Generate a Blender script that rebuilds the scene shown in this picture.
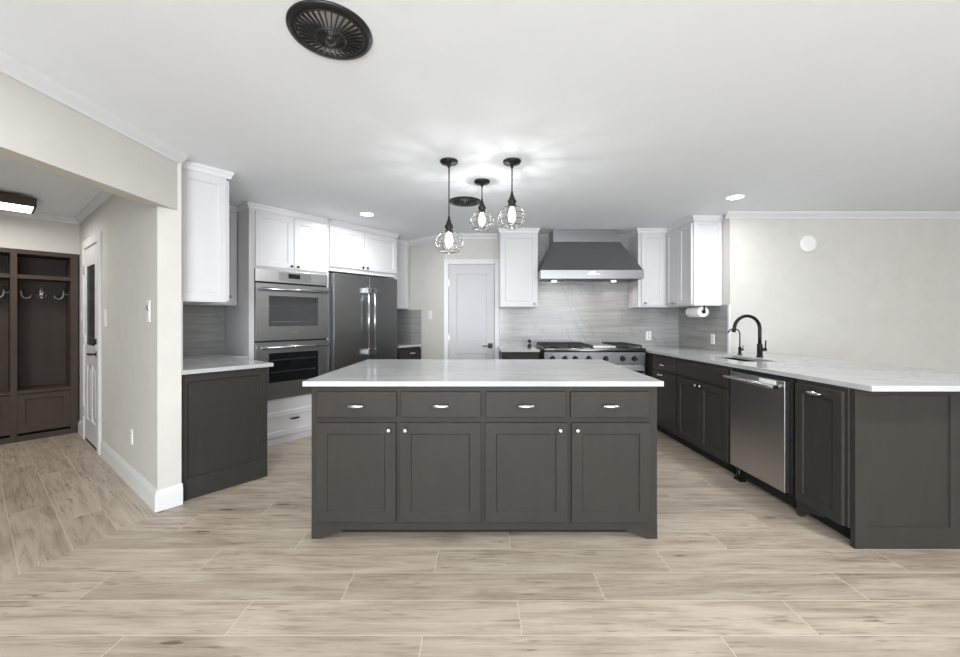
import bpy, bmesh, math
from mathutils import Vector, Matrix, Euler

for o in list(bpy.data.objects):
    bpy.data.objects.remove(o, do_unlink=True)
SC = bpy.context.scene
COL = SC.collection
PI = math.pi
rad = math.radians

# ------------------------------------------------------------------ camera, world, exposure
F_PX = 392.0
CAM_Z = 1.266
cam_d = bpy.data.cameras.new('camera')
cam = bpy.data.objects.new('camera', cam_d)
COL.objects.link(cam)
cam.location = (0, 0, CAM_Z)
cam.rotation_euler = (PI / 2, 0, 0)
cam_d.sensor_fit = 'HORIZONTAL'
cam_d.sensor_width = 36.0
cam_d.lens = F_PX / 960 * 36.0
cam_d.shift_y = -9.5 / 960
cam_d.clip_start = 0.02
SC.camera = cam

vs = SC.view_settings
SC.display_settings.display_device = 'sRGB'
vs.view_transform = 'Standard'
vs.look = 'None'
vs.exposure = 0.9
vs.gamma = 1.0
vs.use_curve_mapping = False

world = bpy.data.worlds.new('daylight')
SC.world = world
world.use_nodes = True
bg = world.node_tree.nodes['Background']
bg.inputs[0].default_value = (0.85, 0.93, 1.0, 1)
bg.inputs[1].default_value = 1.0

CEIL = 2.39


def area_light(name, loc, rot, sx, sy, power, color=(1, 1, 1), spread=180, shape='RECTANGLE'):
    d = bpy.data.lights.new(name, 'AREA')
    d.shape = shape
    d.size = sx
    d.size_y = sy
    d.energy = power
    d.color = color
    d.spread = rad(spread)
    o = bpy.data.objects.new(name, d)
    o.location = loc
    o.rotation_euler = rot
    COL.objects.link(o)
    return o


# unseen daylight panels added behind the viewpoint to brighten the room
area_light('added_rear_daylight', (-0.3, -3.05, 1.35), (rad(90), 0, 0), 2.2, 1.9, 128, (0.88, 0.95, 1.0))
area_light('added_rear_daylight', (2.4, -3.05, 1.35), (rad(90), 0, 0), 2.2, 1.9, 48, (0.88, 0.95, 1.0))
DOWN = [(2.35, 3.61), (-1.21, 4.196), (2.35, 1.3), (-1.21, 1.1), (0.6, -1.2), (-1.2, -1.6), (2.6, -1.2)]  # first two are seen fixtures; the rest are unseen lamps added for light
DOWN_POWER = 12
PENDANT_POWER = 2.0


# ------------------------------------------------------------------ materials
def lin(c):
    def f(v):
        v /= 255.0
        return v / 12.92 if v <= 0.04045 else ((v + 0.055) / 1.055) ** 2.4
    return (f(c[0]), f(c[1]), f(c[2]), 1.0)


class NT:
    def __init__(self, name):
        self.m = bpy.data.materials.new(name)
        self.m.use_nodes = True
        self.t = self.m.node_tree
        self.b = self.t.nodes['Principled BSDF']

    def n(self, kind, **kw):
        nd = self.t.nodes.new(kind)
        for k, v in kw.items():
            setattr(nd, k, v)
        return nd

    def link(self, a, b):
        self.t.links.new(a, b)

    def val(self, sock, v):
        if hasattr(v, 'is_output'):
            self.link(v, sock)
        else:
            sock.default_value = v

    def math(self, op, a, b=0.0, c=0.0):
        nd = self.n('ShaderNodeMath', operation=op)
        self.val(nd.inputs[0], a)
        self.val(nd.inputs[1], b)
        self.val(nd.inputs[2], c)
        return nd.outputs[0]

    def coords(self, scale=(1, 1, 1), rot=(0, 0, 0), loc=(0, 0, 0)):
        tc = self.n('ShaderNodeTexCoord')
        mp = self.n('ShaderNodeMapping')
        mp.inputs['Location'].default_value = loc
        mp.inputs['Rotation'].default_value = rot
        mp.inputs['Scale'].default_value = scale
        self.link(tc.outputs['Object'], mp.inputs['Vector'])
        return mp.outputs[0]

    def noise(self, vec, scale, detail=4, rough=0.5, dist=0.0):
        nd = self.n('ShaderNodeTexNoise')
        self.link(vec, nd.inputs['Vector'])
        nd.inputs['Scale'].default_value = scale
        nd.inputs['Detail'].default_value = detail
        nd.inputs['Roughness'].default_value = rough
        nd.inputs['Distortion'].default_value = dist
        return nd.outputs[0]

    def ramp(self, fac, stops):
        nd = self.n('ShaderNodeValToRGB')
        el = nd.color_ramp.elements
        while len(el) < len(stops):
            el.new(0.5)
        for e, (p, c) in zip(el, stops):
            e.position = p
            e.color = c if len(c) == 4 else (*c, 1)
        self.link(fac, nd.inputs[0])
        return nd.outputs[0]

    def mix(self, fac, a, b, mode='MIX'):
        nd = self.n('ShaderNodeMix', data_type='RGBA', blend_type=mode)
        self.val(nd.inputs[0], fac)
        self.val(nd.inputs[6], a)
        self.val(nd.inputs[7], b)
        return nd.outputs[2]

    def bump(self, h, strength=0.2, dist=0.002):
        nd = self.n('ShaderNodeBump')
        nd.inputs['Strength'].default_value = strength
        nd.inputs['Distance'].default_value = dist
        self.link(h, nd.inputs['Height'])
        self.link(nd.outputs[0], self.b.inputs['Normal'])


def plain(name, c, rough=0.5, metal=0.0, var=0.03, scale=6.0, spec=0.5, bump=0.0, coat=0.0):
    k = NT(name)
    v = k.coords()
    f = k.noise(v, scale, 4, 0.6)
    lo = tuple(x * (1 - var) for x in c[:3])
    hi = tuple(min(1, x * (1 + var)) for x in c[:3])
    k.link(k.ramp(f, [(0.3, lo), (0.7, hi)]), k.b.inputs['Base Color'])
    k.b.inputs['Roughness'].default_value = rough
    k.b.inputs['Metallic'].default_value = metal
    k.b.inputs['Specular IOR Level'].default_value = spec
    k.b.inputs['Coat Weight'].default_value = coat
    if bump:
        k.bump(k.noise(v, 180, 3, 0.6), bump, 0.001)
    return k.m


def brushed(name, c, rough=0.3, scale=(3, 3, 400), var=0.06):
    k = NT(name)
    v = k.coords(scale)
    f = k.noise(v, 1.0, 3, 0.6)
    k.link(k.ramp(f, [(0.3, tuple(x * (1 - var) for x in c)), (0.7, tuple(x * (1 + var) for x in c))]), k.b.inputs['Base Color'])
    k.link(k.math('MULTIPLY_ADD', f, 0.12, rough - 0.06), k.b.inputs['Roughness'])
    k.b.inputs['Metallic'].default_value = 1.0
    k.bump(f, 0.03, 0.0006)
    return k.m


def emit(name, c, strength):
    k = NT(name)
    k.b.inputs['Base Color'].default_value = (0.9, 0.9, 0.9, 1)
    k.b.inputs['Emission Color'].default_value = c
    k.b.inputs['Emission Strength'].default_value = strength
    return k.m


def plank_floor(name, rot, v0, j0, dark=1.0):
    """wood-look porcelain planks: 0.195 wide, 1.19 long, each row stepped by a third"""
    k = NT(name)
    vec = k.coords((1, 1, 1), (0, 0, rot))
    sp = k.n('ShaderNodeSeparateXYZ')
    k.link(vec, sp.inputs[0])
    u, v = sp.outputs[0], sp.outputs[1]
    W, L = 0.195, 1.19
    vr = k.math('DIVIDE', k.math('SUBTRACT', v, v0), W)
    row = k.math('FLOOR', vr)
    fv = k.math('FRACT', vr)
    uo = k.math('DIVIDE', k.math('SUBTRACT', u, k.math('MULTIPLY_ADD', row, 0.397, j0 - 9 * 0.397)), L)
    colm = k.math('FLOOR', uo)
    fu = k.math('FRACT', uo)
    pid = k.math('MULTIPLY_ADD', row, 7.31, k.math('MULTIPLY', colm, 3.77))
    wn = k.n('ShaderNodeTexWhiteNoise', noise_dimensions='1D')
    k.link(pid, wn.inputs['W'])
    rnd = wn.outputs['Value']
    dv = k.math('MULTIPLY', k.math('MINIMUM', fv, k.math('SUBTRACT', 1.0, fv)), W)
    du = k.math('MULTIPLY', k.math('MINIMUM', fu, k.math('SUBTRACT', 1.0, fu)), L)
    d = k.math('MINIMUM', dv, du)
    grout = k.math('LESS_THAN', d, 0.0016)
    cb = k.n('ShaderNodeCombineXYZ')
    k.link(k.math('MULTIPLY_ADD', rnd, 37.0, u), cb.inputs[0])
    k.link(k.math('MULTIPLY', v, 7.0), cb.inputs[1])
    k.link(k.math('MULTIPLY', rnd, 11.0), cb.inputs[2])
    g1 = k.noise(cb.outputs[0], 1.6, 7, 0.62, 0.9)
    cb2 = k.n('ShaderNodeCombineXYZ')
    k.link(k.math('MULTIPLY_ADD', rnd, 53.0, k.math('MULTIPLY', u, 1.3)), cb2.inputs[0])
    k.link(k.math('MULTIPLY', v, 27.0), cb2.inputs[1])
    k.link(k.math('MULTIPLY', rnd, 5.0), cb2.inputs[2])
    g2 = k.noise(cb2.outputs[0], 1.5, 8, 0.75, 0.6)
    base = k.ramp(g1, [(0.30, lin((150, 135, 119))), (0.50, lin((174, 161, 146))), (0.70, lin((188, 176, 161)))])
    fine = k.ramp(g2, [(0.36, (0.60, 0.57, 0.54)), (0.46, (0.90, 0.89, 0.88)), (0.58, (1.0, 1.0, 1.0))])
    c = k.mix(0.8, base, fine, 'MULTIPLY')
    # knots with a darker halo of grain around them
    cb3 = k.n('ShaderNodeCombineXYZ')
    k.link(k.math('MULTIPLY_ADD', rnd, 19.0, k.math('MULTIPLY', u, 2.0)), cb3.inputs[0])
    k.link(k.math('MULTIPLY', v, 9.0), cb3.inputs[1])
    k.link(k.math('MULTIPLY', g1, 0.35), cb3.inputs[2])
    vo = k.n('ShaderNodeTexVoronoi')
    k.link(cb3.outputs[0], vo.inputs['Vector'])
    vo.inputs['Scale'].default_value = 1.0
    cs = k.n('ShaderNodeSeparateColor')
    k.link(vo.outputs['Color'], cs.inputs[0])
    on = k.math('GREATER_THAN', cs.outputs[0], 0.45)
    dd = k.math('ADD', vo.outputs['Distance'], k.math('MULTIPLY', k.math('SUBTRACT', g2, 0.5), 0.14))
    kd = k.math('MULTIPLY', k.ramp(dd, [(0.075, (1, 1, 1)), (0.11, (0, 0, 0))]), on)
    halo = k.math('MULTIPLY', k.ramp(dd, [(0.05, (1, 1, 1)), (0.42, (0, 0, 0))]), on)
    c = k.mix(k.math('MULTIPLY', halo, 0.42), c, lin((120, 104, 89)))
    c = k.mix(k.math('MULTIPLY', kd, 0.75), c, lin((76, 64, 54)))
    cb4 = k.n('ShaderNodeCombineXYZ')
    k.link(k.math('MULTIPLY_ADD', rnd, 71.0, k.math('MULTIPLY', u, 5.0)), cb4.inputs[0])
    k.link(k.math('MULTIPLY', v, 75.0), cb4.inputs[1])
    g3 = k.noise(cb4.outputs[0], 1.0, 3, 0.6, 0.4)
    cb5 = k.n('ShaderNodeCombineXYZ')
    k.link(k.math('MULTIPLY_ADD', rnd, 29.0, k.math('MULTIPLY', u, 1.6)), cb5.inputs[0])
    k.link(k.math('MULTIPLY', v, 6.0), cb5.inputs[1])
    g4 = k.noise(cb5.outputs[0], 1.0, 2, 0.5)
    crack = k.math('MULTIPLY', k.ramp(g3, [(0.56, (0, 0, 0)), (0.66, (1, 1, 1))]), k.ramp(g4, [(0.44, (0, 0, 0)), (0.58, (1, 1, 1))]))
    c = k.mix(k.math('MULTIPLY', crack, 0.8), c, lin((104, 90, 77)))
    tone = k.math('MULTIPLY_ADD', rnd, 0.20, 0.87 * dark)
    tn = k.n('ShaderNodeVectorMath', operation='SCALE')
    k.link(c, tn.inputs[0])
    k.link(tone, tn.inputs['Scale'])
    c = k.mix(grout, tn.outputs[0], lin((196, 185, 170)))
    k.link(c, k.b.inputs['Base Color'])
    k.link(k.math('MULTIPLY_ADD', g2, 0.2, 0.32), k.b.inputs['Roughness'])
    k.b.inputs['Specular IOR Level'].default_value = 0.4
    k.bump(k.math('SUBTRACT', k.math('MULTIPLY', g2, 0.3), grout), 0.12, 0.002)
    return k.m


def quartz(name):
    k = NT(name)
    v = k.coords((1.0, 2.6, 1.0))
    n1 = k.noise(v, 1.4, 8, 0.6, 1.2)
    soft = k.ramp(n1, [(0.3, lin((170, 170, 170))), (0.6, lin((186, 186, 185)))])
    w = k.coords((0.55, 2.1, 1.0), (0, 0, 0.12))
    n2 = k.noise(w, 1.7, 7, 0.55, 1.6)
    vein = k.ramp(k.math('ABSOLUTE', k.math('SUBTRACT', n2, 0.5)), [(0.0, (1, 1, 1)), (0.012, (0, 0, 0))])
    c = k.mix(k.math('MULTIPLY', vein, 0.45), soft, lin((166, 165, 163)))
    k.link(c, k.b.inputs['Base Color'])
    k.b.inputs['Roughness'].default_value = 0.12
    return k.m


def marble_tile(name, axis='X'):
    """polished grey slab tile with level bedding streaks and a few steep dark veins"""
    k = NT(name)
    tc = k.n('ShaderNodeTexCoord')
    sp = k.n('ShaderNodeSeparateXYZ')
    k.link(tc.outputs['Object'], sp.inputs[0])
    u = sp.outputs[0 if axis == 'X' else 1]
    z = sp.outputs[2]
    cb = k.n('ShaderNodeCombineXYZ')
    k.link(k.math('MULTIPLY', u, 0.8), cb.inputs[0])
    k.link(k.math('MULTIPLY', z, 14.0), cb.inputs[1])
    n1 = k.noise(cb.outputs[0], 1.7, 6, 0.6, 0.5)
    base = k.ramp(n1, [(0.3, lin((140, 139, 138))), (0.65, lin((164, 162, 160)))])
    cb2 = k.n('ShaderNodeCombineXYZ')
    k.link(k.math('MULTIPLY', k.math('ADD', u, k.math('MULTIPLY', z, 0.45)), 1.5), cb2.inputs[0])
    k.link(k.math('MULTIPLY', z, 0.35), cb2.inputs[1])
    n2 = k.noise(cb2.outputs[0], 1.5, 6, 0.5, 0.7)
    vein = k.ramp(k.math('ABSOLUTE', k.math('SUBTRACT', n2, 0.5)), [(0.0, (1, 1, 1)), (0.010, (0, 0, 0))])
    c = k.mix(k.math('MULTIPLY', vein, 0.32), base, lin((112, 110, 108)))
    jz = k.math('FRACT', k.math('DIVIDE', k.math('SUBTRACT', z, 0.912), 0.305))
    ju = k.math('FRACT', k.math('DIVIDE', k.math('ADD', u, k.math('MULTIPLY', k.math('FLOOR', k.math('DIVIDE', k.math('SUBTRACT', z, 0.912), 0.305)), 0.305)), 0.61))
    d = k.math('MINIMUM', k.math('MULTIPLY', jz, 0.305), k.math('MULTIPLY', ju, 0.61))
    g = k.math('LESS_THAN', d, 0.0025)
    c = k.mix(k.math('MULTIPLY', g, 0.5), c, lin((122, 121, 120)))
    k.link(c, k.b.inputs['Base Color'])
    k.b.inputs['Roughness'].default_value = 0.16
    return k.m


def painted_wood(name, c, rough=0.38):
    k = NT(name)
    v = k.coords((6, 6, 1.2))
    f = k.noise(v, 3.0, 5, 0.6, 0.4)
    k.link(k.ramp(f, [(0.3, tuple(x * 0.93 for x in c[:3])), (0.7, tuple(x * 1.06 for x in c[:3]))]), k.b.inputs['Base Color'])
    k.b.inputs['Roughness'].default_value = rough
    k.b.inputs['Specular IOR Level'].default_value = 0.12
    return k.m


M = {}
M['wall'] = plain('beige_paint', lin((203, 200, 194)), 0.75, bump=0.03)
M['ceiling'] = plain('ceiling_paint', lin((234, 237, 241)), 0.8, var=0.01, bump=0.03)
M['white'] = plain('white_lacquer', lin((209, 207, 208)), 0.35, var=0.01)
M['trim'] = plain('white_trim_paint', lin((217, 217, 218)), 0.4, var=0.01)
M['grey'] = painted_wood('charcoal_cabinet_paint', lin((55, 53, 49)))
M['dark'] = painted_wood('charcoal_shadow_paint', lin((64, 64, 60)))
M['locker'] = painted_wood('brown_grey_stain', lin((74, 65, 59)), 0.45)
M['kick'] = plain('toe_kick_black', lin((16, 16, 16)), 0.8)
M['door_white'] = plain('white_door_paint', lin((188, 187, 189)), 0.4, var=0.01)
M['quartz'] = quartz('white_quartz')
M['tile_x'] = marble_tile('grey_marble_tile', 'X')
M['tile_y'] = marble_tile('grey_marble_tile_side', 'Y')
M['steel'] = brushed('brushed_steel', (0.46, 0.46, 0.465), 0.30)
M['steel_o'] = brushed('brushed_steel_oven', (0.33, 0.33, 0.338), 0.34)  # steel copy with the oven's darker reflections put into its colour
M['steel_h'] = brushed('brushed_steel_bright', (0.52, 0.52, 0.53), 0.24)
M['steel_d'] = brushed('brushed_steel_dark', (0.29, 0.29, 0.295), 0.30)
M['steel_r'] = brushed('brushed_steel_range', (0.20, 0.20, 0.203), 0.36)  # steel copy darkened in colour against window reflections on the range panel
M['chrome'] = plain('satin_nickel', (0.78, 0.77, 0.75), 0.18, 1.0, var=0.02)
M['nickel'] = plain('brushed_nickel', (0.42, 0.41, 0.40), 0.35, 0.9, var=0.02)
M['black'] = plain('matte_black_metal', lin((28, 27, 26)), 0.38, 0.3)
M['bronze'] = plain('oil_rubbed_bronze', lin((30, 27, 24)), 0.3, 0.6)
M['iron'] = plain('cast_iron', lin((26, 26, 27)), 0.6)
M['glass_dark'] = plain('dark_oven_glass', lin((24, 25, 26)), 0.05, var=0.01)
M['glass_grey'] = plain('smoky_oven_glass', lin((62, 63, 64)), 0.06, var=0.05)
M['plastic'] = plain('white_plastic', lin((232, 231, 227)), 0.4, var=0.01)
M['paper'] = plain('white_paper', lin((240, 240, 238)), 0.9, var=0.02)
M['wire'] = plain('glow_grey_wire', lin((92, 90, 88)), 0.35, 0.7)  # dark wire painted grey to carry the bulbs' glow on it
def glow_glass(name, c, strength):
    k = NT(name)
    tr = k.n('ShaderNodeBsdfTransparent')
    em = k.n('ShaderNodeEmission')
    em.inputs[0].default_value = c
    em.inputs[1].default_value = strength
    ad = k.n('ShaderNodeAddShader')
    k.link(tr.outputs[0], ad.inputs[0])
    k.link(em.outputs[0], ad.inputs[1])
    k.link(ad.outputs[0], k.t.nodes['Material Output'].inputs[0])
    return k.m


M['bulb'] = glow_glass('lit_bulb', (1.0, 0.98, 0.96, 1), 1.5)
M['lens'] = emit('lit_lens', (1.0, 0.98, 0.95, 1), 6.0)
M['tube'] = emit('lit_diffuser', (1.0, 0.97, 0.92, 1), 9.0)
M['pane'] = plain('door_glass', lin((50, 50, 48)), 0.25, var=0.12, scale=3, spec=0.08)
M['floor'] = plank_floor('wood_look_plank_tile', 0.0, 0.008, -0.625)
M['vent'] = plain('black_vent_plastic', lin((20, 20, 20)), 0.35)
M['fin'] = plain('grey_vent_fins', lin((52, 52, 52)), 0.25, 0.4)
M['vent_in'] = plain('duct_grey', lin((205, 205, 205)), 0.6)


# ------------------------------------------------------------------ mesh builder
class MB:
    def __init__(self):
        self.bm = bmesh.new()

    def face(self, vs_, smooth=False):
        try:
            f = self.bm.faces.new(vs_)
            f.smooth = smooth
            return f
        except ValueError:
            return None

    def v(self, *p):
        return self.bm.verts.new(p)

    def box(self, x0, x1, y0, y1, z0, z1):
        p = [self.v(x, y, z) for z in (z0, z1) for x, y in ((x0, y0), (x1, y0), (x1, y1), (x0, y1))]
        for q in ((3, 2, 1, 0), (4, 5, 6, 7), (0, 1, 5, 4), (1, 2, 6, 5), (2, 3, 7, 6), (3, 0, 4, 7)):
            self.face([p[i] for i in q])
        return self

    def prism(self, poly, z0, z1):
        a = [self.v(x, y, z0) for x, y in poly]
        b = [self.v(x, y, z1) for x, y in poly]
        n = len(poly)
        self.face(a[::-1])
        self.face(b)
        for i in range(n):
            j = (i + 1) % n
            self.face([a[i], a[j], b[j], b[i]])
        return self

    def prism_y(self, poly, y0, y1):
        """polygon in x,z extruded along y"""
        a = [self.v(x, y0, z) for x, z in poly]
        b = [self.v(x, y1, z) for x, z in poly]
        n = len(poly)
        self.face(a)
        self.face(b[::-1])
        for i in range(n):
            j = (i + 1) % n
            self.face([a[j], a[i], b[i], b[j]])
        return self

    def prism_x(self, poly, x0, x1):
        """polygon in y,z extruded along x"""
        a = [self.v(x0, y, z) for y, z in poly]
        b = [self.v(x1, y, z) for y, z in poly]
        n = len(poly)
        self.face(a[::-1])
        self.face(b)
        for i in range(n):
            j = (i + 1) % n
            self.face([a[i], a[j], b[j], b[i]])
        return self

    def hull(self, A, B):
        """two rings of 3-D points joined"""
        a = [self.v(*p) for p in A]
        b = [self.v(*p) for p in B]
        n = len(a)
        self.face(a[::-1])
        self.face(b)
        for i in range(n):
            j = (i + 1) % n
            self.face([a[i], a[j], b[j], b[i]])
        return self

    def cyl(self, p0, p1, r0, r1=None, seg=16, smooth=True, caps=True):
        r1 = r0 if r1 is None else r1
        p0, p1 = Vector(p0), Vector(p1)
        d = (p1 - p0).normalized()
        t = Vector((0, 0, 1)) if abs(d.z) < 0.9 else Vector((1, 0, 0))
        e1 = d.cross(t).normalized()
        e2 = d.cross(e1)
        ra, rb = [], []
        for i in range(seg):
            a = 2 * PI * i / seg
            w = e1 * math.cos(a) + e2 * math.sin(a)
            ra.append(self.v(*(p0 + w * r0)))
            rb.append(self.v(*(p1 + w * r1)))
        for i in range(seg):
            j = (i + 1) % seg
            self.face([ra[i], ra[j], rb[j], rb[i]], smooth)
        if caps:
            self.face(ra[::-1])
            self.face(rb)
        return self

    def tube(self, pts, r, seg=10, closed=False):
        """swept round tube; r is a number or a list"""
        pts = [Vector(p) for p in pts]
        n = len(pts)
        rs = r if isinstance(r, (list, tuple)) else [r] * n
        rings = []
        prev = None
        for i, p in enumerate(pts):
            if closed:
                d = (pts[(i + 1) % n] - pts[i - 1]).normalized()
            else:
                d = (pts[min(i + 1, n - 1)] - pts[max(i - 1, 0)]).normalized()
            if prev is None:
                t = Vector((0, 0, 1)) if abs(d.z) < 0.9 else Vector((1, 0, 0))
                e1 = d.cross(t).normalized()
            else:
                e1 = (prev - d * prev.dot(d)).normalized()
            prev = e1
            e2 = d.cross(e1)
            rings.append([self.v(*(p + (e1 * math.cos(2 * PI * j / seg) + e2 * math.sin(2 * PI * j / seg)) * rs[i])) for j in range(seg)])
        for i in range(n if closed else n - 1):
            a, b = rings[i], rings[(i + 1) % n]
            for j in range(seg):
                k = (j + 1) % seg
                self.face([a[j], a[k], b[k], b[j]], True)
        if not closed:
            self.face(rings[0][::-1])
            self.face(rings[-1])
        return self

    def lathe(self, prof, c=(0, 0, 0), axis='z', seg=24, smooth=True, hollow=False):
        """prof: list of (radius, height); axis z or -y (towards the viewer)"""
        rings = []
        for r, h in prof:
            ring = []
            for j in range(seg):
                a = 2 * PI * j / seg
                x, y = r * math.cos(a), r * math.sin(a)
                if axis == 'z':
                    q = (c[0] + x, c[1] + y, c[2] + h)
                elif axis == 'y':
                    q = (c[0] + x, c[1] - h, c[2] + y)
                else:
                    q = (c[0] + h, c[1] + x, c[2] + y)
                ring.append(self.v(*q))
            rings.append(ring)
        for a, b in zip(rings, rings[1:]):
            for j in range(seg):
                k = (j + 1) % seg
                self.face([a[j], a[k], b[k], b[j]], smooth)
        if hollow:
            for j in range(seg):
                k = (j + 1) % seg
                self.face([rings[-1][j], rings[-1][k], rings[0][k], rings[0][j]], smooth)
        else:
            self.face(rings[0][::-1])
            self.face(rings[-1])
        return self

    def shaker(self, x0, x1, z0, z1, y, t=0.02, rl=0.057, rr=None, rt=None, rb=None, rec=0.009):
        """framed panel: front at y - t, back at y; recessed centre"""
        rr = rl if rr is None else rr
        rt = rl if rt is None else rt
        rb = rt if rb is None else rb
        yf, yr = y - t, y - t + rec
        ch = 0.004
        o = [(x0, z0), (x1, z0), (x1, z1), (x0, z1)]
        i = [(x0 + rl, z0 + rb), (x1 - rr, z0 + rb), (x1 - rr, z1 - rt), (x0 + rl, z1 - rt)]
        i2 = [(x0 + rl + ch, z0 + rb + ch), (x1 - rr - ch, z0 + rb + ch), (x1 - rr - ch, z1 - rt - ch), (x0 + rl + ch, z1 - rt - ch)]
        B = [self.v(a, y, b) for a, b in o]
        O = [self.v(a, yf, b) for a, b in o]
        I = [self.v(a, yf, b) for a, b in i]
        P = [self.v(a, yr, b) for a, b in i2]
        for k in range(4):
            j = (k + 1) % 4
            self.face([O[k], O[j], I[j], I[k]])
            self.face([I[k], I[j], P[j], P[k]])
            self.face([B[k], B[j], O[j], O[k]])
        self.face(P)
        self.face(B[::-1])
        return self

    def plate_hole(self, outer, hole, z0, z1, cuts):
        """slab with one hole; cuts = ((outer i, hole h), (outer i, hole h))"""
        (i0, h0), (i1, h1) = cuts
        n, m = len(outer), len(hole)
        lay = []
        for z in (z0, z1):
            lay.append(([self.v(x, y, z) for x, y in outer], [self.v(x, y, z) for x, y in hole]))

        def walk(L, a, b):
            r = [L[a]]
            while a != b:
                a = (a + 1) % len(L)
                r.append(L[a])
            return r
        for k, (O, H) in enumerate(lay):
            f1 = walk(O, i0, i1) + walk(H, h0, h1)[::-1]
            f2 = walk(O, i1, i0) + walk(H, h1, h0)[::-1]
            for f in (f1, f2):
                self.face(f if k else f[::-1])
        (O0, H0), (O1, H1) = lay
        for i in range(n):
            j = (i + 1) % n
            self.face([O0[i], O0[j], O1[j], O1[i]])
        for i in range(m):
            j = (i + 1) % m
            self.face([H0[j], H0[i], H1[i], H1[j]])
        return self

    def build(self, name, mat, parent=None, bevel=0.0, seg=2, loc=None, rz=None):
        bmesh.ops.recalc_face_normals(self.bm, faces=self.bm.faces[:])
        me = bpy.data.meshes.new(name)
        self.bm.to_mesh(me)
        self.bm.free()
        me.materials.append(M[mat] if isinstance(mat, str) else mat)
        o = bpy.data.objects.new(name, me)
        COL.objects.link(o)
        if parent is not None:
            o.parent = parent
        if loc is not None:
            o.location = loc
        if rz is not None:
            o.rotation_euler = (0, 0, rz)
        if bevel:
            md = o.modifiers.new('edge', 'BEVEL')
            md.width = bevel
            md.segments = seg
            md.limit_method = 'ANGLE'
            md.angle_limit = rad(40)
            md.harden_normals = False
        return o


def tag(o, label, cat, group=None, kind=None):
    if label:
        o['label'] = label
    if cat:
        o['category'] = cat
    if group:
        o['group'] = group
    if kind:
        o['kind'] = kind
    return o


def thing(name, label, cat, loc=(0, 0, 0), rz=0.0, group=None):
    o = bpy.data.objects.new(name, None)
    o.empty_display_size = 0.1
    COL.objects.link(o)
    o.location = loc
    o.rotation_euler = (0, 0, rz)
    return tag(o, label, cat, group)


def struct(name, mb, mat, label=None, cat=None, bevel=0.0, loc=None, rz=None):
    o = mb.build(name, mat, None, bevel, 2, loc, rz)
    return tag(o, label, cat, None, 'structure')


# the oven and fridge wall stands at an angle: p runs along it, q runs into it
PHI = math.atan2(0.785, 0.62)
CP, SP = math.cos(PHI), math.sin(PHI)


def PQ(p, q, z=0.0):
    return (CP * p - SP * q, SP * p + CP * q, z)


def knob(parent, x, y, z, mat='chrome', r=0.0135):
    MB().lathe([(0.006, 0), (0.006, 0.012), (r * 0.8, 0.014), (r, 0.019), (r * 0.9, 0.025), (r * 0.4, 0.028)], (x, y, z), 'y', 16).build('knob', mat, parent)


def pull(parent, x, y, z, w=0.10, mat='chrome', name='pull', fat=0.0105):
    mb = MB()
    n = 13
    pts, rs = [], []
    for i in range(n):
        t = -1 + 2 * i / (n - 1)
        pts.append((x + t * w / 2, y - 0.018 - 0.010 * (1 - t * t), z))
        rs.append(0.0035 + (fat - 0.0035) * (1 - t * t) ** 0.6)
    mb.tube(pts, rs, 10)
    for s in (-1, 1):
        mb.cyl((x + s * w * 0.44, y, z), (x + s * w * 0.44, y - 0.021, z), 0.0045, None, 10)
    mb.build(name, mat, parent)


def door_front(parent, x0, x1, z0, z1, y=0.0, mat='white', hw=None, rail=0.057, name='door', bevel=0.0018, hmat='chrome'):
    d = MB().shaker(x0, x1, z0, z1, y, rl=rail).build(name, mat, parent, bevel)
    if hw:
        (knob if hw[0] == 'knob' else pull)(d, hw[1], y - 0.02, hw[2], mat=hmat)
    return d


def drawer_front(parent, x0, x1, z0, z1, y=0.0, mat='grey', hw=None, hmat='chrome', slab=True):
    mb = MB()
    if slab:
        mb.box(x0, x1, y - 0.02, y, z0, z1)
    else:
        mb.shaker(x0, x1, z0, z1, y, rl=0.05)
    d = mb.build('drawer', mat, parent, 0.005 if slab else 0.0018)
    if hw:
        (knob if hw[0] == 'knob' else pull)(d, hw[1], y - 0.02, hw[2], mat=hmat)
    return d


# ------------------------------------------------------------------ the shell
XH, XH2 = -2.06, -2.17                       # header over the opening to the hall
BACK_Y, SIDE_X, RWALL_Y = 5.20, 2.64, 4.14
HC = Vector((-2.127, 2.585))                 # hall corner of the stub wall
HD = Vector((-0.794, 0.608))
HE = Vector((0.608, 0.794))


def hall(t, u=0.0):
    v = HC + HD * t - HE * u
    return (v.x, v.y)


# floors
A0 = (-2.10, 2.54)
A1 = (-2.90, -0.14)
struct('floor', MB().prism([(-2.06, 2.60), A0, A1, (-2.9, -3.0), (6.0, -3.0), (6.0, 4.2), (2.7, 4.2), (2.7, 5.3), (-0.5, 5.3), (-1.5, 6.4), (-4.0, 4.6), (-2.13, 2.60)], -0.05, 0.0), 'floor',
       'wood-look plank tile floor of the kitchen', 'floor')
hall_floor = plank_floor('wood_look_plank_tile_hall', 0.0, 0.0405, 0.0)
# planks of the hall run along the hall wall
ang = math.atan2(HD.y, HD.x)
for nd in hall_floor.node_tree.nodes:
    if nd.type == 'MAPPING':
        nd.inputs['Rotation'].default_value = (0, 0, -ang)
# plank rows counted from the seam that meets the kitchen floor at p = 0.349 of the hall axis
for nd in hall_floor.node_tree.nodes:
    pass
struct('floor', MB().prism([A0, hall(-0.05), hall(3.4), hall(3.4, 4.0), (-6.2, -0.2), A1], -0.05, 0.0), hall_floor,
       'wood-look plank tile floor of the hall, laid on a slant', 'floor')
struct('ceiling', MB().box(-8.0, 6.2, -3.3, 7.6, CEIL, CEIL + 0.08), 'ceiling', 'white flat ceiling', 'ceiling')


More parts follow.
